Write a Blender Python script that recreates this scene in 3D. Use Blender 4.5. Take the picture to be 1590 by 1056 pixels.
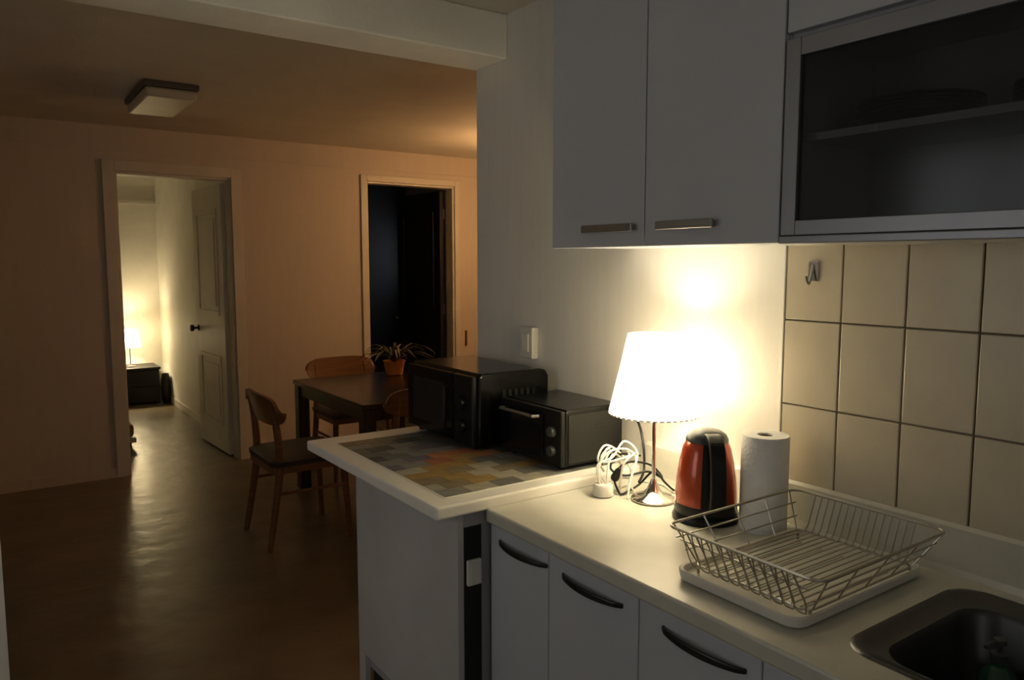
import bpy, bmesh, math, random
from mathutils import Vector, Matrix
random.seed(7)
sc = bpy.context.scene
COL = sc.collection
for o in list(bpy.data.objects): bpy.data.objects.remove(o)
PI = math.pi

# ------------------------------------------------------------------ camera, world, exposure
cd = bpy.data.cameras.new('camera'); cam = bpy.data.objects.new('camera', cd); COL.objects.link(cam)
cd.sensor_fit = 'HORIZONTAL'; cd.sensor_width = 36; cd.lens = 1185.0 / 1590 * 36; cd.clip_start = .02
cam.location = (-1.70, 0, 1.516)
cam.rotation_euler = (math.radians(90 - 5.782), 0, -math.radians(34.976))
sc.camera = cam
w = bpy.data.worlds.new('dusk'); sc.world = w; w.use_nodes = True
bg = w.node_tree.nodes['Background']; bg.inputs[0].default_value = (.97, .98, 1.0, 1); bg.inputs[1].default_value = 1.45
vs = sc.view_settings
vs.view_transform = 'Standard'; vs.look = 'None'; vs.exposure = 0.0; vs.gamma = 1; vs.use_curve_mapping = False
# fill light enters by added, unseen windows (portals only steer the sampling of the sky)
def portal(loc, rot, sx, sy):
    pl = bpy.data.lights.new('window_portal', 'AREA'); pl.shape = 'RECTANGLE'; pl.size = sx; pl.size_y = sy
    po = bpy.data.objects.new('window_portal', pl); COL.objects.link(po); po.location = loc; po.rotation_euler = rot; pl.cycles.is_portal = True
portal((-3.22, 1.80, 1.5), (0, -PI / 2, 0), 1.3, 1.0)
portal((-3.22, 3.70, 1.5), (0, -PI / 2, 0), 1.3, .36)
portal((2.62, 7.975, 1.6), (0, PI / 2, 0), .6, .45)
portal((-2.10, -1.62, 1.55), (PI / 2, 0, 0), 1.0, 1.2)
LAMP_C = (1.0, .87, .63)
P_LAMP, E_SHADE = 6.0, 7.6
P_BED, E_BED = 24.0, 20.0
E_DIN = 50.0

# ------------------------------------------------------------------ materials
def mat(name, col, rough=.5, metal=0., col2=None, scale=8., bump=0., bscale=60., stretch=None, emis=None, estr=0., trans=0., alpha=1., coat=0., spec=.5, detail=4.):
    m = bpy.data.materials.new(name); m.use_nodes = True; nt = m.node_tree; b = nt.nodes['Principled BSDF']
    b.inputs['Base Color'].default_value = (*col, 1); b.inputs['Roughness'].default_value = rough; b.inputs['Metallic'].default_value = metal
    b.inputs['Transmission Weight'].default_value = trans; b.inputs['Alpha'].default_value = alpha; b.inputs['Coat Weight'].default_value = coat
    b.inputs['Specular IOR Level'].default_value = spec
    tc = nt.nodes.new('ShaderNodeTexCoord'); mp = nt.nodes.new('ShaderNodeMapping'); nt.links.new(tc.outputs['Object'], mp.inputs[0])
    if stretch: mp.inputs['Scale'].default_value = stretch
    n = nt.nodes.new('ShaderNodeTexNoise'); n.inputs['Scale'].default_value = scale; n.inputs['Detail'].default_value = detail; nt.links.new(mp.outputs[0], n.inputs['Vector'])
    r = nt.nodes.new('ShaderNodeValToRGB'); c2 = col2 or tuple(c * .93 for c in col)
    r.color_ramp.elements[0].position = .35; r.color_ramp.elements[1].position = .65
    r.color_ramp.elements[0].color = (*c2, 1); r.color_ramp.elements[1].color = (*col, 1)
    nt.links.new(n.outputs['Fac'], r.inputs[0]); nt.links.new(r.outputs[0], b.inputs['Base Color'])
    if bump:
        n2 = nt.nodes.new('ShaderNodeTexNoise'); n2.inputs['Scale'].default_value = bscale; nt.links.new(mp.outputs[0], n2.inputs['Vector'])
        bp = nt.nodes.new('ShaderNodeBump'); bp.inputs['Strength'].default_value = bump; bp.inputs['Distance'].default_value = .01
        nt.links.new(n2.outputs['Fac'], bp.inputs['Height']); nt.links.new(bp.outputs[0], b.inputs['Normal'])
    if emis:
        b.inputs['Emission Color'].default_value = (*emis, 1); b.inputs['Emission Strength'].default_value = estr
    return m
M = {}
M['wall_k'] = mat('cream_wallpaper', (.80, .77, .70), .75, col2=(.77, .74, .67), scale=5, stretch=(6, 6, .4), bump=.15, bscale=90)
M['wall_d'] = mat('beige_wallpaper', (.57, .50, .43), .7, col2=(.55, .48, .41), scale=4, stretch=(5, 5, .5), bump=.15, bscale=80)
M['wall_b'] = mat('bedroom_wallpaper', (.74, .71, .62), .75, scale=5, bump=.1)
M['ceil'] = mat('ceiling_paper', (.62, .58, .50), .8, scale=4, bump=.15, bscale=70)
M['beam'] = mat('painted_beam', (.88, .85, .76), .7, scale=4, bump=.1, bscale=60)
M['floor'] = mat('brown_vinyl_floor', (.17, .13, .08), .31, col2=(.12, .09, .055), scale=3.5, bump=.55, bscale=6.5, spec=.6, detail=7)
M['floor_seam'] = mat('floor_seam_tape', (.19, .15, .09), .33)
M['white_trim'] = mat('white_painted_trim', (.62, .58, .50), .45, scale=6)
M['door_white'] = mat('white_painted_door', (.80, .76, .68), .42, scale=6)
M['cab'] = mat('white_laminate', (.54, .555, .585), .38, scale=4, col2=(.52, .535, .565))
M['cab_in'] = mat('cabinet_carcass', (.42, .42, .43), .55)
M['counter'] = mat('cream_postformed_top', (.60, .58, .49), .33, col2=(.57, .55, .465), scale=22, bump=.03, bscale=200)
M['tile'] = mat('beige_glazed_tile', (.57, .50, .375), .3, col2=(.53, .465, .345), scale=9, bump=.02)
M['grout'] = mat('dark_grout', (.20, .165, .12), .9)
M['panel'] = mat('marbled_panel', (.60, .59, .57), .42, col2=(.50, .49, .47), scale=2.6, detail=8, bump=.05)
M['slab'] = mat('cream_slab', (.90, .87, .78), .4, col2=(.87, .84, .75), scale=10)
M['steel'] = mat('brushed_steel', (.16, .16, .16), .30, 1., scale=30, stretch=(1, 12, 1))
M['basin'] = mat('dark_basin_steel', (.09, .09, .09), .42, 1.)  # darker copy of the steel, carries the shade inside the bowl
M['chrome'] = mat('chrome', (.62, .60, .56), .14, 1.)
M['wire'] = mat('wire_steel', (.50, .47, .40), .3, 1.)
M['bow'] = mat('bronze_handle', (.06, .055, .05), .35, .8)
M['satin'] = mat('satin_handle', (.34, .33, .30), .35, .85)
M['alu'] = mat('aluminium_frame', (.30, .30, .31), .4, .8)
M['black'] = mat('black_plastic', (.009, .009, .009), .35, spec=.3)
M['black_gloss'] = mat('black_gloss', (.005, .005, .006), .15, spec=.25)
M['black_metal'] = mat('black_enamel', (.006, .006, .006), .2, col2=(.005, .005, .005), spec=.22)
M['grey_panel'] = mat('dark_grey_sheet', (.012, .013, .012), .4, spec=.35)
M['orange'] = mat('orange_red_metal', (.50, .075, .018), .22, .35, col2=(.42, .05, .012), coat=.6)
M['lid'] = mat('grey_black_lid', (.05, .055, .055), .35)
M['white_pl'] = mat('white_plastic', (.75, .72, .64), .35)
M['paper'] = mat('paper_towel', (.88, .87, .84), .9, bump=.3, bscale=120, scale=20)
M['card'] = mat('cardboard_core', (.25, .19, .13), .9)
M['wood'] = mat('chair_wood', (.22, .105, .038), .4, col2=(.16, .07, .025), scale=4, stretch=(1, 1, 14))
M['seat'] = mat('dark_seat_cover', (.035, .03, .028), .6, bump=.2, bscale=150)
M['table'] = mat('dark_table_wood', (.028, .018, .014), .25, col2=(.02, .013, .01), scale=4, stretch=(12, 1, 1))
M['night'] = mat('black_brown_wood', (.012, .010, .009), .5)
M['green'] = mat('green_soap', (.04, .16, .09), .2, trans=.5)
M['pot'] = mat('orange_pot', (.92, .34, .08), .4)
M['leaf'] = mat('pale_edged_leaf', (.30, .26, .17), .5, col2=(.03, .04, .02), scale=9)
M['bedding'] = mat('ochre_bedding', (.42, .33, .17), .85)
M['fix'] = mat('fixture_white', (.62, .57, .45), .4)
M['fix_dark'] = mat('fixture_base', (.12, .10, .08), .6)
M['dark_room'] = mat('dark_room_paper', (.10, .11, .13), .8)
M['plate'] = mat('dark_stoneware', (.02, .02, .022), .4)
def glassmat():
    m = mat('cabinet_glass', (.015, .015, .017), .15, alpha=.40); return m
M['glass'] = glassmat()
def shade_mat(name, col, strn):
    m = mat(name, (.85, .80, .68), .8, emis=col, estr=strn); nt = m.node_tree
    t = nt.nodes.new('ShaderNodeBsdfTranslucent'); t.inputs[0].default_value = (.9, .85, .72, 1); mx = nt.nodes.new('ShaderNodeMixShader'); mx.inputs[0].default_value = .6
    nt.links.new(nt.nodes['Principled BSDF'].outputs[0], mx.inputs[1]); nt.links.new(t.outputs[0], mx.inputs[2]); nt.links.new(mx.outputs[0], nt.nodes['Material Output'].inputs[0])
    return m
M['shade'] = shade_mat('lit_pleated_shade', (1.0, .90, .68), E_SHADE)
M['shade_b'] = shade_mat('lit_bedside_shade', (1.0, .84, .55), E_BED)
M['globe'] = shade_mat('lit_pendant_globe', (1.0, .56, .25), E_DIN)

# ------------------------------------------------------------------ mesh helpers
def bx(bm, x0, x1, y0, y1, z0, z1):
    v = [bm.verts.new((x, y, z)) for x in (x0, x1) for y in (y0, y1) for z in (z0, z1)]
    for f in ((0, 1, 3, 2), (4, 6, 7, 5), (0, 4, 5, 1), (2, 3, 7, 6), (0, 2, 6, 4), (1, 5, 7, 3)):
        bm.faces.new([v[i] for i in f])
    return v
def tube(bm, pts, r, n=8, closed=False):
    pts = [Vector(p) for p in pts]; N = len(pts); rings = []
    rr = r if isinstance(r, (list, tuple)) else [r] * N
    prev = None
    for i, p in enumerate(pts):
        a = pts[(i - 1) % N] if (i or closed) else p; b = pts[(i + 1) % N] if (i < N - 1 or closed) else p
        t = (b - a).normalized()
        if prev is None:
            u = t.cross(Vector((0, 0, 1))); u = u if u.length > .05 else t.cross(Vector((1, 0, 0)))
        else:
            u = prev - t * prev.dot(t)
            if u.length < 1e-4: u = t.cross(Vector((1, 0, 0)))
        u.normalize(); prev = u; v = t.cross(u)
        rings.append([bm.verts.new(p + (u * math.cos(2 * PI * k / n) + v * math.sin(2 * PI * k / n)) * rr[i]) for k in range(n)])
    for i in range(N if closed else N - 1):
        A, B = rings[i], rings[(i + 1) % N]
        for k in range(n): bm.faces.new((A[k], A[(k + 1) % n], B[(k + 1) % n], B[k]))
    if not closed:
        bm.faces.new(rings[0][::-1]); bm.faces.new(rings[-1])
def smoothpts(pts, sub=6, closed=False):
    P = [Vector(p) for p in pts]; n = len(P); out = []
    for i in range(n if closed else n - 1):
        g = (lambda k: P[k % n]) if closed else (lambda k: P[max(0, min(n - 1, k))])
        p0, p1, p2, p3 = g(i - 1), g(i), g(i + 1), g(i + 2)
        for s in range(sub):
            t = s / sub
            out.append(.5 * ((2 * p1) + (p2 - p0) * t + (2 * p0 - 5 * p1 + 4 * p2 - p3) * t * t + (3 * p1 - p0 - 3 * p2 + p3) * t ** 3))
    if not closed: out.append(P[-1])
    return out
def lathe(bm, prof, n=32, cx=0, cy=0, pleat=0, pn=0, cap=True):
    rings = []
    for r, z in prof:
        rings.append([bm.verts.new((cx + r * (1 + pleat * math.cos(pn * 2 * PI * k / n)) * math.cos(2 * PI * k / n), cy + r * (1 + pleat * math.cos(pn * 2 * PI * k / n)) * math.sin(2 * PI * k / n), z)) for k in range(n)])
    for A, B in zip(rings, rings[1:]):
        for k in range(n): bm.faces.new((A[k], A[(k + 1) % n], B[(k + 1) % n], B[k]))
    if cap:
        if prof[0][0] > 1e-4: bm.faces.new(rings[0][::-1])
        if prof[-1][0] > 1e-4: bm.faces.new(rings[-1])
def rrect(x0, x1, y0, y1, r, n=6):
    out = []
    for cx, cy, a0 in ((x1 - r, y1 - r, 0), (x0 + r, y1 - r, PI / 2), (x0 + r, y0 + r, PI), (x1 - r, y0 + r, 1.5 * PI)):
        for k in range(n + 1):
            a = a0 + PI / 2 * k / n; out.append((cx + r * math.cos(a), cy + r * math.sin(a)))
    return out
def loft(bm, loops, cap0=True, cap1=True):
    R = [[bm.verts.new(p) for p in l] for l in loops]; n = len(R[0])
    for A, B in zip(R, R[1:]):
        for k in range(n): bm.faces.new((A[k], A[(k + 1) % n], B[(k + 1) % n], B[k]))
    if cap0: bm.faces.new(R[0][::-1])
    if cap1: bm.faces.new(R[-1])
    return R
def prism(bm, poly, z0, z1): loft(bm, [[(x, y, z0) for x, y in poly], [(x, y, z1) for x, y in poly]])
def new(): return bmesh.new()
def obj(name, bm, m, parent=None, smooth=False, bevel=0., seg=2, label=None):
    bmesh.ops.recalc_face_normals(bm, faces=bm.faces)
    me = bpy.data.meshes.new(name); bm.to_mesh(me); bm.free()
    if smooth:
        for p in me.polygons: p.use_smooth = True
    me.materials.append(M[m]); o = bpy.data.objects.new(name, me); COL.objects.link(o)
    if parent: o.parent = parent
    if bevel:
        b = o.modifiers.new('bevel', 'BEVEL'); b.width = bevel; b.segments = seg; b.limit_method = 'ANGLE'; b.angle_limit = math.radians(40)
    if smooth:
        try:
            me.set_sharp_from_angle(angle=math.radians(42))
        except Exception: pass
    if label: o['label'] = label
    return o
def B(name, m, x0, x1, y0, y1, z0, z1, parent=None, bevel=0., label=None):
    bm = new(); bx(bm, min(x0, x1), max(x0, x1), min(y0, y1), max(y0, y1), min(z0, z1), max(z0, z1)); return obj(name, bm, m, parent, bevel=bevel, label=label)
def tag(o, label, cat, group=None):
    o['label'] = label; o['category'] = cat
    if group: o['group'] = group
    return o
def thing(name, label, cat, loc=(0, 0, 0), rz=0, group=None):
    o = bpy.data.objects.new(name, None); COL.objects.link(o); o.location = loc; o.rotation_euler = (0, 0, rz); o.empty_display_size = .1
    return tag(o, label, cat, group)
def struct(o, label=None):
    o['kind'] = 'structure'
    if label: o['label'] = label
    return o
def copy_of(o, parent, loc=None):
    c = o.copy(); COL.objects.link(c); c.parent = parent
    if loc is not None: c.location = loc
    return c
def plight(name, loc, power, col, rad, parent=None):
    l = bpy.data.lights.new(name, 'POINT'); l.energy = power; l.color = col; l.shadow_soft_size = rad
    o = bpy.data.objects.new(name, l); COL.objects.link(o); o.location = loc
    if parent: o.parent = parent
    return o

# ------------------------------------------------------------------ the setting
H = 2.45; YF = 5.95; XL = -3.2; XR = 2.6
struct(B('floor', 'floor', XL - .1, XR + .1, -1.7, 9.5, -.08, 0), 'glossy dark brown vinyl floor')
struct(B('ceiling', 'ceil', XL - .1, XR + .1, -1.7, 9.5, H, H + .1), 'plain papered ceiling')
wr = struct(B('wall_right', 'wall_k', 0, .15, -1.6, 2.68, 0, H), 'cream kitchen wall behind lamp and counter')
struct(B('wall_dining_near', 'wall_d', .15, XR, 2.56, 2.68, 0, H))
bm = new(); bx(bm, XR, XR + .1, 2.56, 7.75, 0, H); bx(bm, XR, XR + .1, 8.2, 9.4, 0, H); bx(bm, XR, XR + .1, 7.75, 8.2, 0, 1.3); bx(bm, XR, XR + .1, 7.75, 8.2, 1.9, H)
struct(obj('wall_dining_right', bm, 'wall_d'))
bm = new()
for q in ((7.75, 7.79, 1.3, 1.9), (8.16, 8.2, 1.3, 1.9), (7.79, 8.16, 1.3, 1.34), (7.79, 8.16, 1.86, 1.9)): bx(bm, XR - .01, XR + .09, *q)
struct(obj('window_4', bm, 'white_trim'), 'small window of the dark room')  # opening added to let faint bluish light into the dark room
bm = new(); bx(bm, XL, -2.60, -1.7, -1.6, 0, H); bx(bm, -1.60, .15, -1.7, -1.6, 0, H); bx(bm, -2.60, -1.60, -1.7, -1.6, 0, .95); bx(bm, -2.60, -1.60, -1.7, -1.6, 2.15, H)
struct(obj('wall_front', bm, 'wall_k'))
bm = new(); WY = ((1.30, 2.30), (3.52, 3.88))
bx(bm, XL - .1, XL, -1.6, 1.30, 0, H); bx(bm, XL - .1, XL, 2.30, 3.52, 0, H); bx(bm, XL - .1, XL, 3.88, 9.4, 0, H)
for a, b in WY: bx(bm, XL - .1, XL, a, b, 0, .85); bx(bm, XL - .1, XL, a, b, 2.15, H)
struct(obj('wall_left', bm, 'wall_k'))
# unseen windows added for fill light: left kitchen wall, left dining wall, behind the camera
def frame(bm, a, b, z0, z1, f):
    for q in ((a, a + .05, z0, z1), (b - .05, b, z0, z1), (a + .05, b - .05, z0, z0 + .05), (a + .05, b - .05, z1 - .05, z1), ((a + b) / 2 - .025, (a + b) / 2 + .025, z0 + .05, z1 - .05)): f(bm, *q)
for n, (a, b) in enumerate(WY):
    bm = new(); frame(bm, a, b, .85, 2.15, lambda bm, p, q, u, v: bx(bm, XL - .08, XL + .01, p, q, u, v)); struct(obj('window_%d' % (n + 1), bm, 'white_trim'), 'window in the left wall')
bm = new(); frame(bm, -2.60, -1.60, .95, 2.15, lambda bm, p, q, u, v: bx(bm, p, q, -1.68, -1.59, u, v)); struct(obj('window_3', bm, 'white_trim'), 'window behind the camera')
# partition stub under the beam, left edge of the picture
struct(B('wall_partition', 'wall_k', XL, -1.688, 2.46, 2.60, 0, 2.29))
struct(B('trim_1', 'beam', XL, 0, 2.46, 2.68, 2.285, H, bevel=.006), 'pale ceiling beam between kitchen and dining area')
# far wall with two doorways
D1 = (-.885, -.105, 2.145); D2 = (.985, 1.83, 2.19)
bm = new()
bx(bm, XL, D1[0], YF, YF + .12, 0, H); bx(bm, D1[0], D1[1], YF, YF + .12, D1[2], H); bx(bm, D1[1], D2[0], YF, YF + .12, 0, H)
bx(bm, D2[0], D2[1], YF, YF + .12, D2[2], H); bx(bm, D2[1], XR, YF, YF + .12, 0, H)
struct(obj('wall_back', bm, 'wall_d'), 'far wall with two doorways, orange lit on its right')
struct(B('trim_2', 'wall_d', XL, XR, YF - .012, YF, 2.285, 2.30), 'thin moulding along the top of the far wall')
bm = new(); bx(bm, XL, D1[0] - .07, YF - .012, YF, 0, .07); bx(bm, D1[1] + .07, D2[0] - .05, YF - .012, YF, 0, .07); bx(bm, D2[1] + .05, XR, YF - .012, YF, 0, .07)
struct(obj('baseboard_back', bm, 'wall_d'))
struct(B('trim_3', 'floor_seam', XL, -1.20, 3.95, 3.98, 0, .0010), 'faint seam in the floor covering')
# bedroom and dark room shells
struct(B('wall_bedroom_right', 'wall_b', -.03, .10, YF + .12, 9.3, 0, H))
struct(B('wall_bedroom_left', 'wall_b', -2.4, -2.3, YF + .12, 9.3, 0, H))  # unseen wall added to bounce lamp light onto the door leaf
struct(B('wall_bedroom_back', 'wall_b', XL, .10, 9.3, 9.4, 0, H))
struct(B('trim_4', 'white_trim', XL, -.03, 9.27, 9.3, 2.16, 2.19), 'pale rail high on the bedroom wall')
struct(B('baseboard_bedroom', 'white_trim', -.042, -.03, YF + .12, 9.3, 0, .07))
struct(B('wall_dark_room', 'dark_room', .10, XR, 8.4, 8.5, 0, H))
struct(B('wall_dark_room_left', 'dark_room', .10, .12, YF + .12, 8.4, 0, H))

# door_1: bedroom doorway frame + open leaf
def casing(name, d, wd, m, label):
    bm = new(); x0, x1, z = d
    for s in (YF - .018, YF + .12):
        bx(bm, x0 - wd, x0, s, s + .018, 0, z + wd); bx(bm, x1, x1 + wd, s, s + .018, 0, z + wd); bx(bm, x0, x1, s, s + .018, z, z + wd)
    bx(bm, x0, x0 + .018, YF, YF + .12, 0, z); bx(bm, x1 - .018, x1, YF, YF + .12, 0, z); bx(bm, x0 + .018, x1 - .018, YF, YF + .12, z - .018, z)
    return struct(obj(name, bm, m, bevel=.003), label)
d1 = casing('door_1', D1, .075, 'white_trim', 'white framed doorway into the lit bedroom')
def leaf(parent, loc, rz, length, hgt, m):
    lf = B('leaf', m, 0, length, -.019, .019, .012, hgt, parent, bevel=.003)
    lf.location = loc; lf.rotation_euler = (0, 0, rz)
    for s in (-1, 1):
        for (a, b, z0, z1) in ((.11, length - .11, .22, .78), (.11, length - .11, 1.10, hgt - .18)):
            bm = new(); y0, y1 = (.019, .027) if s > 0 else (-.027, -.019)
            bx(bm, a, b, y0, y1, z0, z0 + .035); bx(bm, a, b, y0, y1, z1 - .035, z1); bx(bm, a, a + .035, y0, y1, z0 + .035, z1 - .035); bx(bm, b - .035, b, y0, y1, z0 + .035, z1 - .035)
            obj('panel_moulding', bm, m, lf, bevel=.004)
            B('panel', m, a + .07, b - .07, y0, y0 + .006 if s > 0 else y1 - .006 + .006, z0 + .07, z1 - .07, lf, bevel=.003)
        bm = new(); lathe(bm, [(.026, 0), (.026, .006), (.010, .010), (.010, .035), (.024, .042), (.029, .055), (.024, .068), (.0, .072)], 20)
        bmesh.ops.transform(bm, matrix=Matrix.Translation((length - .06, s * .019, .97)) @ Matrix.Rotation(-s * PI / 2, 4, 'X'), verts=bm.verts)
        obj('knob', bm, 'bow', lf, smooth=True)
    for z in (.25, 1.05, hgt - .25): B('hinge', 'satin', -.008, .02, -.024, -.012, z, z + .09, lf)
    return lf
leaf(d1, (-.128, YF + .145, 0), PI / 2 + math.radians(3.0), .755, 2.115, 'door_white')
d2 = casing('door_2', D2, .05, 'white_trim', 'pale framed doorway into a dark room')
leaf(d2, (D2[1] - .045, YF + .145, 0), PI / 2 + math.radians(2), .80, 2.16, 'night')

# ------------------------------------------------------------------ backsplash tiles (parts of the kitchen wall)
B('grout', 'grout', -.004, 0, -.30, 1.198, .955, 1.60, wr)
zs = [(.957, 1.1535), (1.1575, 1.3695), (1.3735, 1.585)]
tmesh = []
for z0, z1 in zs:
    bm = new(); bx(bm, -.010, -.002, .002, .1535, z0, z1)
    o = obj('tile', bm, 'tile', wr, bevel=.0022); tmesh.append(o)
y = 1.0425; k = 0
while y > -.25:
    for o in tmesh:
        c = o if k == 0 else copy_of(o, wr)
        c.location = (random.uniform(-.0006, .0006), y, 0)
    y -= .1555; k += 1
B('tile_edge', 'white_pl', -.012, 0, 1.198, 1.204, .955, 1.60, wr, bevel=.002)
hk = thing('wall_hook', 'small metal hook stuck on the upper left tile', 'hook', (-.0105, 1.118, 1.47))
B('backing', 'chrome', -.004, 0, -.014, .014, 0, .05, hk, bevel=.003)
bm = new(); tube(bm, smoothpts([(-.004, 0, .04), (-.012, 0, .015), (-.020, 0, -.004), (-.030, 0, .002), (-.032, 0, .014)]), .0035, 8); obj('prong', bm, 'satin', hk, smooth=True)

# ------------------------------------------------------------------ base cabinets
SEAM = 1.70
base = [(1.437, SEAM - .004), (1.123, 1.437), (.811, 1.123), (.40, .811), (-.02, .40), (-.45, -.02)]
blab = ['white base cabinet door unit nearest the peninsula', 'white base cabinet, second from the peninsula', 'white base cabinet, third from the peninsula',
        'white base cabinet under the sink, cut by the picture edge', 'white base cabinet under the sink right of the frame', 'white base cabinet at the near end of the run']
def bow(bm, a, b, x, z, out=.024):
    pts = []
    for k in range(15):
        t = k / 14; yy = a + (b - a) * t; s = math.sin(PI * t)
        pts.append((x - out * s ** .6, yy, z))
    R = []
    loops = []
    for k, (px, py, pz) in enumerate(pts):
        t = k / 14; hh = .005 + .003 * math.sin(PI * t); th = .004
        loops.append([(px - th, py, pz - hh), (px + th, py, pz - hh), (px + th, py, pz + hh), (px - th, py, pz + hh)])
    loft(bm, loops)
for i, ((a, b), lb) in enumerate(zip(base, blab)):
    t = thing('base_cabinet', lb, 'cabinet', (0, 0, 0), 0, 'white base cabinets under the counter')
    B('body', 'cab_in', -.565, -.03, a + .001, b - .001, .10, .808 if i not in (3, 4, 5) else .64, t)
    B('plinth', 'cab_in', -.52, -.50, a + .001, b - .001, 0, .10, t)
    d = B('door', 'cab', -.585, -.566, a + .0015, b - .0015, .105, .805, t, bevel=.0025)
    bm = new(); m = (a + b) / 2; mid = {0: 1.545, 1: 1.275, 2: .948}.get(i, m); bow(bm, mid - .105, mid + .105, -.585, .770); obj('handle', bm, 'bow', d, bevel=.002, label='dark bow shaped handle')

# counter with sink cut-out
SX0, SX1, SY0, SY1 = -.505, -.062, -.10, .722
bm = new()
outer = [(-.600, -.60), (0, -.60), (0, SEAM - .002), (-.600, SEAM - .002)]
inner = rrect(SX0 + .012, SX1 - .012, SY0 + .012, SY1 - .012, .055, 8)
def ringv(pts, z): return [bm.verts.new((x, y, z)) for x, y in pts]
for z in (.85, .812):
    O = ringv(outer, z); I = ringv(inner, z); ed = []
    for V in (O, I):
        for k in range(len(V)): ed.append(bm.edges.new((V[k], V[(k + 1) % len(V)])))
    bmesh.ops.triangle_fill(bm, use_beauty=True, edges=ed)
    if z == .85: O1, I1 = O, I
for A, Bq in ((O1, O), (I1, I)):
    for k in range(len(A)): bm.faces.new((A[k], A[(k + 1) % len(A)], Bq[(k + 1) % len(A)], Bq[k]))
ct = thing('countertop', 'long cream kitchen countertop running under lamp and dish rack', 'countertop')
obj('top', bm, 'counter', ct, bevel=.006)
bm = new(); loft(bm, [[(-.001, yy, .85), (-.024, yy, .85), (-.020, yy, .865), (-.018, yy, .952), (-.012, yy, .960), (-.001, yy, .960)] for yy in (-.60, SEAM - .002)])
obj('upstand', bm, 'counter', ct)

# sink
sk = thing('kitchen_sink', 'dark stainless steel sink set into the counter', 'sink', (0, 0, 0))
bm = new()
l0 = rrect(SX0, SX1, SY0, SY1, .065, 8)
def lp(x0, x1, y0, y1, r, z): return [(x, y, z) for x, y in rrect(x0, x1, y0, y1, r, 8)]
R = loft(bm, [lp(SX0, SX1, SY0, SY1, .065, .8505), lp(SX0 + .004, SX1 - .004, SY0 + .004, SY1 - .004, .063, .8535), lp(SX0 + .012, SX1 - .012, SY0 + .012, SY1 - .012, .06, .852), lp(SX0 + .018, SX1 - .018, SY0 + .018, SY1 - .018, .058, .846), lp(SX0 + .045, SX1 - .05, SY0 + .045, SY1 - .048, .06, .840)], False, False)
obj('rim', bm, 'steel', sk, smooth=True)
bm = new()
loft(bm, [lp(SX0 + .045, SX1 - .05, SY0 + .045, SY1 - .048, .06, .840), lp(SX0 + .052, SX1 - .057, SY0 + .052, SY1 - .055, .06, .828), lp(SX0 + .058, SX1 - .063, SY0 + .058, SY1 - .062, .06, .70), lp(SX0 + .075, SX1 - .08, SY0 + .075, SY1 - .08, .055, .672), lp(SX0 + .11, SX1 - .11, SY0 + .11, SY1 - .11, .04, .668)], False, True)
obj('basin', bm, 'basin', sk, smooth=True)
bm = new(); lathe(bm, [(.05, .669), (.05, .673), (.036, .674), (.03, .670), (0, .670)], 24, -.28, .25); obj('drain', bm, 'chrome', sk, smooth=True)
sb = thing('soap_bottle', 'green soap bottle with pump standing in the dark sink', 'bottle', (-.205, .580, .669))  # guessed bottle, shaped after a dim greenish reflection in the basin
bm = new(); lathe(bm, [(.030, 0), (.034, .006), (.034, .075), (.030, .095), (.012, .112), (.012, .122)], 24); obj('body', bm, 'green', sb, smooth=True)
bm = new(); lathe(bm, [(.014, .120), (.014, .136), (.005, .138), (.005, .152), (.011, .154), (.011, .163), (0, .165)], 20); obj('pump', bm, 'lid', sb, smooth=True)
bm = new(); tube(bm, [(0, 0, .158), (-.02, .005, .159), (-.036, .009, .154)], .004, 8); obj('nozzle', bm, 'lid', sb, smooth=True)

# ------------------------------------------------------------------ upper cabinets
def bar(bm, a, b, x, z):
    bx(bm, x - .022, x - .014, a, b, z - .010, z + .010); bx(bm, x - .014, x, a + .006, a + .022, z - .007, z + .007); bx(bm, x - .014, x, b - .022, b - .006, z - .007, z + .007)
UB = 1.557; UX = -.32
uc = thing('wall_cabinet', 'white two door wall cabinet above the lit lamp', 'cabinet')
B('body', 'cab', UX + .02, -.001, .999, 1.768, UB + .002, H - .002, uc, bevel=.001)
for (a, b, h) in ((1.394, 1.770, (1.419, 1.615)), (.999, 1.394, (1.161, 1.337))):
    d = B('door', 'cab', UX, UX + .018, a + .0018, b - .0018, UB, H - .005, uc, bevel=.002)
    bm = new(); bar(bm, *h, UX, 1.606); obj('handle', bm, 'satin', d, bevel=.002, label='satin metal bar handle')
gc = thing('glass_cabinet', 'wall cabinet with dark glass lift door and plain door above', 'cabinet')
G0, G1 = .10, .997
B('side_panel', 'cab_in', UX + .022, -.012, G1 - .018, G1, UB, H - .002, gc); B('side_panel', 'cab_in', UX + .022, -.012, G0, G0 + .018, UB, H - .002, gc)
B('bottom_panel', 'cab_in', UX + .022, -.012, G0 + .018, G1 - .018, UB - .001, UB + .017, gc)
B('middle_panel', 'cab_in', UX + .022, -.012, G0 + .018, G1 - .018, 1.966, 1.984, gc)
B('back_panel', 'cab_in', -.020, -.012, G0 + .018, G1 - .018, UB + .017, H - .002, gc)
B('top_panel', 'cab_in', UX + .022, -.020, G0 + .018, G1 - .018, H - .02, H - .003, gc)
B('shelf', 'cab', UX + .04, -.021, G0 + .019, G1 - .019, 1.765, 1.780, gc)
B('shelf_clip', 'white_pl', UX + .036, UX + .04, .815, .820, 1.764, 1.778, gc)
B('upper_door', 'cab', UX, UX + .018, G0 + .002, G1 - .002, 1.980, H - .005, gc, bevel=.002)
bm = new(); z0, z1 = 1.572, 1.966; fw = .034
bx(bm, UX - .002, UX + .018, G1 - .002 - fw, G1 - .002, z0, z1); bx(bm, UX - .002, UX + .018, G0 + .002, G0 + .002 + fw, z0, z1)
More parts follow.
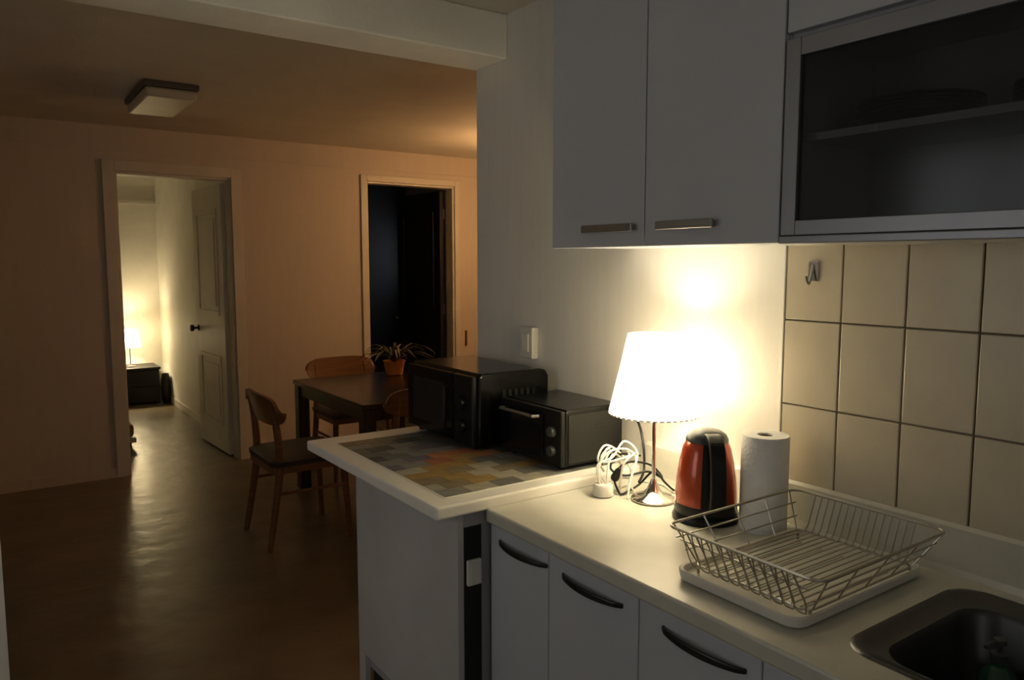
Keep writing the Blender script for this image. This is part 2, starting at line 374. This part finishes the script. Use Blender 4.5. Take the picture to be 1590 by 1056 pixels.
bx(bm, UX - .002, UX + .018, G0 + .002 + fw, G1 - .002 - fw, z0, z0 + .03); bx(bm, UX - .002, UX + .018, G0 + .002 + fw, G1 - .002 - fw, z1 - .036, z1)
gf = obj('glass_door', bm, 'alu', gc, bevel=.0015, label='aluminium framed lift door')
B('pane', 'glass', UX + .006, UX + .010, G0 + .002 + fw, G1 - .002 - fw, z0 + .03, z1 - .036, gf)
B('light_rail', 'alu', UX - .004, UX + .016, G0, G1, UB - .002, 1.571, gc, bevel=.002)
def plates(loc, n, r, label):
    t = thing('plate_stack', label, 'plates', loc)
    for k in range(n):
        bm = new(); z = k * .007; lathe(bm, [(r * .55, z), (r * .6, z), (r, z + .018), (r, z + .021), (r * .6, z + .006), (0, z + .005)], 28)
        obj('plate', bm, 'plate', t, smooth=True)
plates((-.17, .80, 1.781), 5, .115, 'stack of dark plates on the glass cabinet shelf, left')
plates((-.17, .52, 1.781), 4, .105, 'stack of dark plates on the shelf at the right picture edge')

# ------------------------------------------------------------------ peninsula
pn = thing('peninsula', 'white marbled peninsula with cream overhanging top', 'kitchen island')
PX = -.675; P0, P1 = 1.722, 2.400
B('body', 'cab_in', PX + .02, -.002, P0, P1, .12, .843, pn)
bm = new(); poly = [(P0, .12), (P0, .843), (P1, .843), (P1, 0), (P1 - .05, 0), (P1 - .05, .13), (P1 - .10, .175), (P1 - .13, .175), (P1 - .17, .13), (P0 + .2, .12)]
# side panel, with the toe recess cut into its foot
bx(bm, PX, PX + .02, P0, P1, .17, .843); bx(bm, PX, PX + .02, P1 - .05, P1, 0, .17)
obj('front_panel', bm, 'panel', pn, bevel=.002)
B('end_panel', 'grey_panel', PX + .02, -.60, P0 - .002, P0, .12, .80, pn)  # near-black colour stands in for the shade on this narrow side
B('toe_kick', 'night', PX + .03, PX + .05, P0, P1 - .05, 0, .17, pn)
bm = new(); pts = [(-.755, SEAM - .004), (-.002, SEAM), (-.002, 2.63), (-.760, 2.635)]
loft(bm, [[(x, y, .8435) for x, y in pts], [(x, y, .879) for x, y in pts]]); obj('top', bm, 'slab', pn, bevel=.007, seg=3)
sb2 = thing('socket_box', 'small white block in the gap between peninsula and counter', 'socket', (-.628, P0 - .002, .672))
B('box', 'white_pl', -.022, .022, -.012, 0, -.036, .036, sb2, bevel=.003); B('cover', 'white_pl', -.016, .016, -.015, -.012, -.028, .028, sb2, bevel=.001)

# patchwork mat
mt = thing('patchwork_mat', 'patchwork mat of grey, ochre and orange squares on the peninsula', 'mat', (0, 0, .8795))
B('backing', 'slab', -.695, -.06, 1.755, 2.520, 0, .0015, mt)
pal = {'g': (.16, .16, .14), 'd': (.08, .085, .08), 'o': (.46, .19, .08), 'r': (.40, .13, .08), 'y': (.36, .23, .07), 'b': (.24, .19, .11), 'c': (.42, .38, .29), 'l': (.25, .245, .215), 'v': (.16, .14, .18)}
for k, c in pal.items(): M['patch_' + k] = mat('patch_' + k, c, .6, col2=tuple(x * .75 for x in c), scale=30)
rows = ['lcgclgdd', 'cbycglgd', 'bycbygdl', 'yybcgldg', 'cyygldgd', 'vlryodgd', 'lvorglgd', 'dgllgdgd', 'glvgdlgd', 'gdlgbdgd', 'lgdglgdg', 'bbglgdgd']
ny, nx = len(rows), 7; wy, wx = (2.515 - 1.76) / ny, (.690 - .065) / nx
pm = {}
for j in range(ny):
    off = -.5 * (j % 2); i = 0
    while True:
        xa = max(0, off + i); xb = min(nx, off + i + 1)
        if xa >= nx: break
        kk = rows[j][i % 8]; key = (kk, round(xb - xa, 2))
        if key not in pm:
            bm = new(); bx(bm, .001, (xb - xa) * wx - .001, .001, wy - .001, .0015, .0028); o = obj('patch', bm, 'patch_' + kk, mt); pm[key] = o
        else: o = copy_of(pm[key], mt)
        o.location = (-.690 + xa * wx, 1.76 + j * wy, 0); i += 1

# ------------------------------------------------------------------ black ovens
def feet(t, x0, x1, y0, y1, h):
    for x in (x0, x1):
        for y in (y0, y1):
            bm = new(); lathe(bm, [(.012, 0), (.014, h)], 12, x, y); obj('foot', bm, 'black', t, smooth=True)
mw = thing('microwave', 'large black microwave oven standing at the far end of the mat', 'microwave', (0, 0, .883))
feet(mw, -.33, -.09, 2.17, 2.56, .012)
h = .262
bm = new()
loft(bm, [[(x, yy, z) for x, z in ((-.350, .012), (-.05, .012), (-.05, .235), (-.062, h - .006), (-.09, h), (-.335, h), (-.350, h - .010))] for yy in (2.128, 2.60)])
obj('body', bm, 'black_metal', mw, bevel=.010, seg=3)
dr = B('door', 'black_gloss', -.372, -.351, 2.262, 2.596, .018, h - .008, mw, bevel=.006)
B('window', 'grey_panel', -.374, -.372, 2.31, 2.545, .055, h - .05, dr)
bm = new(); tube(bm, [(-.372, 2.278, .05), (-.392, 2.278, .06), (-.392, 2.278, h - .06), (-.372, 2.278, h - .05)], .006, 10); obj('handle', bm, 'black', dr, smooth=True)
cp = B('control_panel', 'black', -.370, -.351, 2.132, 2.258, .018, h - .008, mw, bevel=.005)
for z in (.08, .16):
    bm = new(); lathe(bm, [(.024, 0), (.022, .016), (0, .017)], 20); bmesh.ops.transform(bm, matrix=Matrix.Translation((-.370, 2.195, z)) @ Matrix.Rotation(-PI / 2, 4, 'Y'), verts=bm.verts); obj('knob', bm, 'black', cp, smooth=True)
for k in range(6): B('vent_slot', 'grey_panel', -.25 + k * .025, -.238 + k * .025, 2.1272, 2.1285, .15, .20, mw)
ov = thing('toaster_oven', 'small black toaster oven beside the lamp shade', 'toaster oven', (0, 0, .883))
feet(ov, -.25, -.06, 1.80, 2.05, .012)
h = .188
bm = new(); loft(bm, [[(x, yy, z) for x, z in ((-.268, .012), (-.03, .012), (-.03, h - .008), (-.04, h), (-.258, h), (-.268, h - .008))] for yy in (1.768, 2.085)])
obj('body', bm, 'black_metal', ov, bevel=.006)
B('side_sheet', 'grey_panel', -.255, -.04, 1.7655, 1.768, .022, h - .016, ov, bevel=.001)
for k in range(3):
    B('vent_slot', 'black', -.150 + .004 * k, -.105 - .004 * k, 1.7645, 1.7658, .118 + k * .012, .122 + k * .012, ov)
B('front_frame', 'black', -.284, -.268, 1.766, 2.087, .014, h - .002, ov, bevel=.004)
dr = B('door', 'black_gloss', -.290, -.284, 1.85, 2.08, .03, h - .02, ov, bevel=.002)
bm = new(); tube(bm, [(-.290, 1.87, h - .03), (-.310, 1.875, h - .03), (-.310, 2.055, h - .03), (-.290, 2.06, h - .03)], .005, 10); obj('handle', bm, 'satin', dr, smooth=True)
for z in (.06, .12):
    bm = new(); lathe(bm, [(.017, 0), (.015, .014), (0, .015)], 20); bmesh.ops.transform(bm, matrix=Matrix.Translation((-.284, 1.808, z)) @ Matrix.Rotation(-PI / 2, 4, 'Y'), verts=bm.verts); obj('knob', bm, 'lid', ov, smooth=True)
bm = new(); tube(bm, smoothpts([(-.035, 1.80, h - .045), (-.02, 1.76, h - .03), (-.03, 1.70, h - .05), (-.045, 1.66, h - .11), (-.06, 1.64, h - .185), (-.10, 1.62, -.025)]), .004, 8); obj('cord', bm, 'black', ov, smooth=True)

# ------------------------------------------------------------------ table lamp
tl = thing('table_lamp', 'lit table lamp with pleated white shade on the counter', 'lamp', (-.172, 1.490, .8505))
bm = new(); lathe(bm, [(.060, 0), (.062, .006), (.058, .010), (.030, .018), (.018, .034), (.011, .050), (.008, .060)], 40); obj('foot', bm, 'chrome', tl, smooth=True)
bm = new(); lathe(bm, [(.0055, .058), (.0055, .30)], 16); obj('pole', bm, 'chrome', tl, smooth=True)
bm = new(); lathe(bm, [(.013, .29), (.013, .335), (.016, .337), (.016, .345)], 16); obj('socket', bm, 'white_pl', tl, smooth=True)
bm = new(); lathe(bm, [(.014, .335), (.018, .342), (.018, .352), (.010, .358), (0, .360)], 20); obj('bulb', bm, 'shade', tl, smooth=True)
bm = new()
N = 176
prof = [(.126, .248), (.1235, .262), (.099, .365), (.0765, .470)]
for rad, sgn in ((0, 1),):
    lathe(bm, prof, N, 0, 0, .016, 44, cap=False)
so = obj('shade', bm, 'shade', tl, smooth=True); s_ = so.modifiers.new('thick', 'SOLIDIFY'); s_.thickness = .0015
bm = new(); tube(bm, [(.125 * math.cos(a), .125 * math.sin(a), .249) for a in [2 * PI * k / 48 for k in range(48)]], .0022, 6, True); obj('hem', bm, 'white_pl', tl, smooth=True)
bm = new()
for k in range(3):
    a = 2 * PI * k / 3; tube(bm, [(.012 * math.cos(a), .012 * math.sin(a), .335), (.114 * math.cos(a), .114 * math.sin(a), .300)], .0015, 6)
obj('shade_ring', bm, 'chrome', tl, smooth=True)
plight('table_lamp_bulb', (0, 0, .40), P_LAMP, LAMP_C, .03, tl)
bm = new(); tube(bm, smoothpts([(.05, -.02, .008), (.08, -.03, .004), (.10, .03, .004), (.12, .08, .004), (.10, .14, .004)]), .003, 8); obj('cord', bm, 'white_pl', tl, smooth=True)

# ------------------------------------------------------------------ kettle
az = math.atan2(-1.30, -1.53)
kt = thing('electric_kettle', 'orange red electric kettle with black handle and base', 'kettle', (-.168, 1.305, .8505), az + math.radians(16))
bm = new(); lathe(bm, [(.084, 0), (.086, .008), (.082, .018), (.080, .020)], 40); obj('power_base', bm, 'black', kt, smooth=True)
bm = new(); lathe(bm, [(.079, .021), (.081, .028), (.080, .046)], 40); obj('collar', bm, 'black', kt, smooth=True)
bm = new(); lathe(bm, [(.0795, .046), (.0785, .075), (.075, .115), (.069, .155), (.061, .190), (.053, .207)], 40); obj('body', bm, 'orange', kt, smooth=True)
bm = new(); lathe(bm, [(.0545, .206), (.054, .213), (.048, .224), (.035, .233), (.015, .237), (0, .237)], 40); obj('lid', bm, 'lid', kt, smooth=True)
bm = new()
pts = smoothpts([(.035, 0, .222), (.060, 0, .224), (.088, 0, .208), (.104, 0, .165), (.108, 0, .110), (.100, 0, .060), (.082, 0, .036)], 5)
loops = []
for k, q in enumerate(pts):
    t = (pts[min(k + 1, len(pts) - 1)] - pts[max(k - 1, 0)]).normalized(); nrm = Vector((t.z, 0, -t.x)); wd = .019
    loops.append([q + nrm * .009 + Vector((0, wd, 0)), q + nrm * .009 - Vector((0, wd, 0)), q - nrm * .009 - Vector((0, wd, 0)), q - nrm * .009 + Vector((0, wd, 0))])
loft(bm, loops); obj('handle', bm, 'black', kt, bevel=.005)
bm = new()
loops = []
for z, r in ((.046, .0815), (.115, .077), (.155, .071), (.19, .063), (.206, .056)):
    loops.append([((r + dr_) * math.cos(a), (r + dr_) * math.sin(a), z) for a, dr_ in ((-.42, -.004), (-.42, .0005), (-.2, .001), (0, .001), (.2, .001), (.42, .0005), (.42, -.004))])
loft(bm, loops); obj('back_strip', bm, 'black', kt, smooth=True)
bm = new(); loft(bm, [[(-.04, -.022, .19), (-.04, .022, .19), (-.055, .02, .212), (-.055, -.02, .212)], [(-.078, -.008, .203), (-.078, .008, .203), (-.080, .008, .209), (-.080, -.008, .209)]]); obj('spout', bm, 'orange', kt)

# ------------------------------------------------------------------ paper towel roll
pr_ = thing('paper_towel_roll', 'white paper towel roll standing between kettle and dish rack', 'paper towel', (-.112, 1.168, .8505))
bm = new(); lathe(bm, [(.020, 0), (.057, 0), (.0578, .002), (.0578, .237), (.056, .240), (.021, .240), (.020, .238), (.020, .0)], 48, cap=False); obj('paper', bm, 'paper', pr_, smooth=True)
bm = new(); lathe(bm, [(.0195, .002), (.0195, .236), (.017, .236), (.017, .002)], 28, cap=False); obj('core', bm, 'card', pr_, smooth=True)

# ------------------------------------------------------------------ drip tray + wire dish rack
ty = thing('drip_tray', 'white plastic drip tray under the wire dish rack', 'tray', (0, 0, .8505))
TX0, TX1, TY0, TY1 = -.528, -.075, .780, 1.085
bm = new()
def tl_(d, r, z): return [(x, y, z) for x, y in rrect(TX0 + d, TX1 - d, TY0 + d, TY1 - d, r, 6)]
loft(bm, [tl_(.014, .03, 0), tl_(.004, .032, .004), tl_(0, .034, .022), tl_(.003, .034, .025), tl_(.008, .032, .024), tl_(.013, .03, .012), tl_(.03, .02, .010)])
obj('tray', bm, 'white_pl', ty, smooth=True)
for k in range(9): B('rib', 'white_pl', TX0 + .07, TX1 - .07, TY0 + .045 + k * .026, TY0 + .049 + k * .026, .010, .0125, ty)
rk = thing('dish_rack', 'wire dish drying rack standing on the drip tray', 'dish rack', (0, 0, .8615))
RX0, RX1, RY0, RY1 = -.537, -.088, .733, 1.096; RZ = .104
bm = new(); tube(bm, [(x, y, RZ) for x, y in rrect(RX0, RX1, RY0, RY1, .028, 6)], .0031, 8, True); obj('rim', bm, 'wire', rk, smooth=True)
bX0, bX1, bY0, bY1 = RX0 + .045, RX1 - .035, RY0 + .05, RY1 - .04
bm = new(); tube(bm, [(x, y, .022) for x, y in rrect(bX0, bX1, bY0, bY1, .02, 5)], .0024, 8, True); obj('bottom_frame', bm, 'wire', rk, smooth=True)
nw = 15; w0 = None
for k in range(nw):
    y = bY0 + .018 + (bY1 - bY0 - .036) * k / (nw - 1)
    if w0 is None:
        bm = new(); tube(bm, [(bX0 - .002, 0, .0245), (bX1 - .004, 0, .0245), (bX1 + .006, 0, .034), (RX1 - .001, 0, RZ)], .0016, 6); w0 = obj('wire', bm, 'wire', rk, smooth=True); o = w0
    else: o = copy_of(w0, rk)
    o.location = (0, y, 0)
l0 = None
for k in range(11):
    y = bY0 + .012 + (bY1 - bY0 - .024) * k / 10
    if l0 is None:
        bm = new(); tube(bm, smoothpts([(RX0, -.006, RZ), (RX0 + .012, -.010, .078), (RX0 + .030, -.014, .042), (bX0 - .006, -.010, .020), (bX0 - .002, 0, .0150), (bX0 - .006, .010, .020), (RX0 + .030, .014, .042), (RX0 + .012, .010, .078), (RX0, .006, RZ)], 3), .0017, 6); l0 = obj('plate_loop', bm, 'wire', rk, smooth=True); o = l0
    else: o = copy_of(l0, rk)
    o.location = (0, y, 0)
bm = new(); tube(bm, [(RX0 + .014, RY0 + .03, .078), (RX0 + .014, RY1 - .03, .078)], .0018, 6); obj('side_rail', bm, 'wire', rk, smooth=True)
for (yb, yt) in ((bY0, RY0), (bY1, RY1)):
    for f in (.33, .66):
        bm = new(); yy = yt + (yb - yt) * f; zz = RZ + (.022 - RZ) * f; tube(bm, [(RX0 + .045 * f + .004, yy, zz), (RX1 - .035 * f - .004, yy, zz)], .0018, 6); obj('end_rail', bm, 'wire', rk, smooth=True)
    for f in (.03, .25, .5, .75, .97):
        bm = new(); tube(bm, [(RX0 + .01 + (RX1 - RX0 - .02) * f, yt, RZ), (bX0 + (bX1 - bX0) * f, yb, .022)], .0018, 6); obj('end_wire', bm, 'wire', rk, smooth=True)
for x in (bX0 + .01, bX1 - .01):
    for y in (bY0 + .004, bY1 - .004):
        bm = new(); tube(bm, [(x, y, .022), (x, y, .0005)], .003, 8); obj('foot', bm, 'wire', rk, smooth=True)

# ------------------------------------------------------------------ cables and adapter
pa = thing('plug_adapter', 'white round plug block with bundled white cable', 'plug', (-.262, 1.600, .8505))
bm = new(); lathe(bm, [(.026, 0), (.030, .004), (.029, .030), (.024, .036), (0, .037)], 24); obj('block', bm, 'white_pl', pa, smooth=True)
bm = new()
for s, q in enumerate([[(0, 0, .035), (-.008, .012, .07), (.03, .02, .115), (.085, .0, .125), (.10, -.03, .10), (.06, -.05, .05), (.03, -.07, .004)],
          [(.012, .004, .035), (.0, .02, .075), (.04, .03, .125), (.08, .05, .10), (.10, .03, .06), (.06, .02, .03)],
          [(-.012, 0, .035), (-.004, .02, .085), (.045, .01, .105), (.09, .01, .145), (.115, -.02, .11), (.075, -.03, .04), (.09, -.035, .004)],
          [(.005, -.01, .036), (.02, 0, .09), (.06, .02, .11), (.10, .03, .085)],
          [(.02, .02, .085), (.07, .045, .112), (.10, .02, .118), (.085, -.015, .108), (.04, -.005, .098), (.015, .015, .092), (.03, .04, .105), (.075, .05, .125)],
          [(.03, .03, .06), (.01, .035, .10), (.05, .05, .13), (.095, .045, .11), (.11, .01, .07), (.09, -.02, .045), (.05, -.02, .05)],
          [(.10, .03, .085), (.115, .0, .105), (.09, -.03, .115), (.05, -.03, .09), (.055, -.01, .02), (.075, .02, .004), (.12, .03, .004)]]):
    tube(bm, [(p.x, p.y, max(p.z, .0036)) for p in smoothpts(q, 6)], .0032, 7)
obj('cable', bm, 'white_pl', pa, smooth=True, label='tangled white cable')
bc = thing('black_power_cord', 'coiled black power cord between toaster oven and lamp foot', 'cord', (-.20, 1.585, .8505))
bm = new(); tube(bm, [(p.x, p.y, max(p.z, .0036)) for p in smoothpts([(.10, .03, .09), (.03, .05, .10), (-.02, .03, .07), (.0, -.01, .055), (.07, -.03, .06), (.11, -.05, .04), (.09, -.02, .075), (.03, .01, .085), (-.015, .02, .05), (-.02, -.01, .004), (-.01, -.015, .004), (.05, -.015, .02), (.085, -.04, .06), (.10, -.075, .03), (.13, -.09, .004), (.15, -.15, .004), (.14, -.20, .004)], 6)], .0032, 8); obj('cord', bm, 'black', bc, smooth=True)
bm = new(); lathe(bm, [(.011, 0), (.013, .006), (.011, .034), (.005, .045)], 14); bmesh.ops.transform(bm, matrix=Matrix.Translation((-.015, .02, .04)) @ Matrix.Rotation(.6, 4, 'X'), verts=bm.verts); obj('plug', bm, 'black', bc, smooth=True)

# wall switch on the kitchen wall and small strip on the far wall
ws = thing('wall_switch', 'cream wall switch box above the microwave', 'switch', (0, 2.30, 1.16))
B('plate', 'white_pl', -.030, 0, -.042, .042, 0, .118, ws, bevel=.004); B('rocker', 'white_pl', -.035, -.030, -.022, .022, .025, .092, ws, bevel=.002)
fs = thing('wall_strip', 'narrow dark strip on the orange wall beside the dark doorway', 'switch', (1.945, YF, .76))
B('strip', 'wood', -.010, .010, -.014, 0, 0, .14, fs, bevel=.003); B('button', 'fix_dark', -.005, .005, -.018, -.014, .06, .085, fs)

# ------------------------------------------------------------------ ceiling light (off)
cl = thing('ceiling_light', 'unlit rectangular ceiling light above the dining area', 'ceiling light', (-.81, 4.66, H))
B('base', 'fix_dark', -.135, .135, -.31, .31, -.03, 0, cl, bevel=.004)
B('diffuser', 'fix', -.125, .125, -.295, .295, -.08, -.03, cl, bevel=.012)

# ------------------------------------------------------------------ dining set
dt = thing('dining_table', 'dark brown dining table behind the microwave', 'table', (0, 0, 0))
X0, X1, Y0, Y1 = .0, .80, 3.86, 5.0; Z = .735
B('tabletop', 'table', X0, X1, Y0, Y1, Z - .03, Z, dt, bevel=.004)
bm = new(); bx(bm, X0 + .02, X0 + .04, Y0 + .08, Y1 - .08, Z - .10, Z - .031); bx(bm, X1 - .04, X1 - .02, Y0 + .08, Y1 - .08, Z - .10, Z - .031)
bx(bm, X0 + .08, X1 - .08, Y0 + .02, Y0 + .04, Z - .10, Z - .031); bx(bm, X0 + .08, X1 - .08, Y1 - .04, Y1 - .02, Z - .10, Z - .031); obj('apron', bm, 'table', dt)
for x in (X0 + .008, X1 - .083):
    for y in (Y0 + .008, Y1 - .083): B('leg', 'table', x, x + .075, y, y + .075, 0, Z - .031, dt, bevel=.004)

def chair_parts(t):
    # local: chair faces +x, back at x = -.21, base at floor
    def leg(x, y, xt, yt, zt, r0, r1): bm = new(); tube(bm, [(x, y, 0), (xt, yt, zt)], [r0, r1], 10); return obj('leg', bm, 'wood', t, smooth=True)
    for s in (-1, 1):
        leg(.215, s * .215, .19, s * .195, .45, .015, .021)
        bm = new(); tube(bm, smoothpts([(-.235, s * .215, 0), (-.195, s * .205, .22), (-.165, s * .20, .44), (-.172, s * .195, .64), (-.198, s * .19, .78)], 4), [.015 + .006 * math.sin(PI * k / 16) for k in range(17)], 10); obj('leg', bm, 'wood', t, smooth=True)
        bm = new(); tube(bm, [(.20, s * .205, .30), (-.195, s * .205, .30)], .009, 8); obj('stretcher', bm, 'wood', t, smooth=True)
    bm = new(); bx(bm, -.20, .20, -.21, -.185, .405, .45); bx(bm, -.20, .20, .185, .21, .405, .45); bx(bm, .18, .205, -.185, .185, .405, .45); bx(bm, -.205, -.18, -.185, .185, .405, .45); obj('seat_frame', bm, 'wood', t, bevel=.004)
    bm = new(); loft(bm, [[(x, y, .448) for x, y in rrect(-.21, .235, -.225, .225, .05)], [(x, y, .475) for x, y in rrect(-.215, .24, -.23, .23, .055)], [(x, y, .490) for x, y in rrect(-.19, .215, -.205, .205, .05)]]); obj('seat', bm, 'seat', t, smooth=True)
    # curved, round ended backrest plate
    bm = new(); n = 26; F, Bk = [], []
    for k in range(n + 1):
        u = -math.cos(PI * k / n); y = .262 * u; xc = -.170 - .035 * (1 - u * u)
        hh = .079 * max(0, 1 - abs(u) ** 4.5) ** .45 + .003
        F.append([(xc + .010 - .02 * q, y, .742 + q * hh) for q in (-1, -.5, 0, .5, 1)]); Bk.append([(xc - .010 - .02 * q, y, .742 + q * hh) for q in (-1, -.5, 0, .5, 1)])
    loops = [f + b[::-1] for f, b in zip(F, Bk)]; loft(bm, loops); obj('backrest', bm, 'wood', t, smooth=True)
def chair(loc, rz, label):
    t = thing('dining_chair', label, 'chair', loc, rz, 'wooden dining chairs'); chair_parts(t); return t
chair((-.285, 4.12, 0), math.radians(0), 'wooden dining chair with rounded back, left of the dark table')
chair((.465, 5.12, 0), -PI / 2, 'wooden dining chair at the far end of the dark table')
chair((.36, 3.96, 0), PI / 2, 'wooden dining chair at the near end of the table, half hidden by the microwave')
# potted plant on the dining table
pp = thing('potted_plant', 'orange pot with loose pale tipped leaves on the dining table', 'plant', (.665, 4.82, Z + .0005))
bm = new(); lathe(bm, [(.05, 0), (.056, .004), (.075, .095), (.080, .10), (.072, .10), (.066, .085), (0, .082)], 28); obj('pot', bm, 'pot', pp, smooth=True)
for k in range(34):
    a = random.uniform(0, 2 * PI); ln = random.uniform(.14, .34); hgt = random.uniform(.05, .12); wdt = random.uniform(.008, .014)
    L_, R_ = [], []; bm = new(); d = Vector((math.cos(a), math.sin(a), 0)); s = Vector((-d.y, d.x, 0)); vs_ = []
    for j in range(8):
        u = j / 7; p = d * (ln * u) + Vector((0, 0, .085 + hgt * math.sin(PI * u * .85) * 1.1)); ww = wdt * (1 - u) ** .5 + .001
        vs_.append((bm.verts.new(p + s * ww + Vector((0, 0, .004))), bm.verts.new(p), bm.verts.new(p - s * ww + Vector((0, 0, .004)))))
    for A, Bv in zip(vs_, vs_[1:]):
        bm.faces.new((A[0], A[1], Bv[1], Bv[0])); bm.faces.new((A[1], A[2], Bv[2], Bv[1]))
    obj('leaf', bm, 'leaf', pp, smooth=True)
# warm pendant hidden behind the kitchen wall
pd = thing('pendant_lamp', 'warm lit pendant globe in the dining recess', 'lamp', (1.80, 4.70, 0))
bm = new(); lathe(bm, [(.05, H - .025), (.05, H)], 20); obj('canopy', bm, 'white_pl', pd, smooth=True)
bm = new(); tube(bm, [(0, 0, 2.09), (0, 0, H - .02)], .003, 6); obj('cable', bm, 'black', pd)
bm = new(); lathe(bm, [(.0, 1.80)] + [(.14 * math.sin(a), 1.94 - .14 * math.cos(a)) for a in [PI * k / 16 for k in range(1, 16)]] + [(.03, 2.09)], 28); obj('globe', bm, 'globe', pd, smooth=True)

# ------------------------------------------------------------------ bedroom
ns = thing('nightstand', 'black nightstand under the bedside lamp in the bedroom', 'nightstand', (0, 0, 0))
B('body', 'night', -.62, -.14, 8.88, 9.26, .02, .375, ns); B('top', 'night', -.635, -.128, 8.85, 9.268, .375, .402, ns, bevel=.003)
for z0, z1 in ((.03, .195), (.20, .365)):
    d = B('drawer', 'night', -.61, -.15, 8.862, 8.88, z0, z1, ns, bevel=.003)
    bm = new(); lathe(bm, [(.012, 0), (.014, .018), (0, .02)], 12); bmesh.ops.transform(bm, matrix=Matrix.Translation((-.38, 8.862, (z0 + z1) / 2)) @ Matrix.Rotation(PI / 2, 4, 'X'), verts=bm.verts); obj('knob', bm, 'bow', d, smooth=True)
for x in (-.60, -.18):
    for y in (8.90, 9.22): B('leg', 'night', x, x + .04, y - .02, y + .02, 0, .02, ns)
bl = thing('bedside_lamp', 'lit white lamp on the black nightstand in the bedroom', 'lamp', (-.395, 9.02, .4025))
bm = new(); lathe(bm, [(.055, 0), (.055, .008), (.012, .018), (.006, .03)], 24); obj('foot', bm, 'chrome', bl, smooth=True)
bm = new(); lathe(bm, [(.006, .028), (.006, .27)], 12); obj('pole', bm, 'chrome', bl, smooth=True)
bm = new(); lathe(bm, [(.118, .215), (.075, .40)], 32, cap=False); o = obj('shade', bm, 'shade_b', bl, smooth=True); o.modifiers.new('t', 'SOLIDIFY').thickness = .002
plight('bedside_bulb', (0, 0, .33), P_BED, (1.0, .80, .48), .03, bl)
wb = thing('waste_bin', 'small dark round bin between nightstand and bedroom wall', 'bin', (-.083, 8.86, 0))
bm = new(); lathe(bm, [(.034, 0), (.046, .05), (.050, .14), (.046, .25), (.034, .32), (.030, .325), (.028, .30), (.030, .10), (0, .01)], 20); obj('body', bm, 'night', wb, smooth=True)
bm = new(); tube(bm, [(.033 * math.cos(a), .033 * math.sin(a), .322) for a in [2 * PI * k / 24 for k in range(24)]], .003, 6, True); obj('rim', bm, 'night', wb, smooth=True)
bd = thing('low_bed', 'low bed with ochre bedding just inside the bedroom door', 'bed', (0, 0, 0))
B('frame', 'door_white', -2.2, -.700, 6.80, 8.3, .05, .09, bd, bevel=.004); B('mattress', 'bedding', -2.18, -.710, 6.82, 8.28, .09, .20, bd, bevel=.03)
for x in (-2.15, -.77):
    for y in (6.85, 8.22): B('leg', 'night', x, x + .04, y, y + .04, 0, .05, bd)
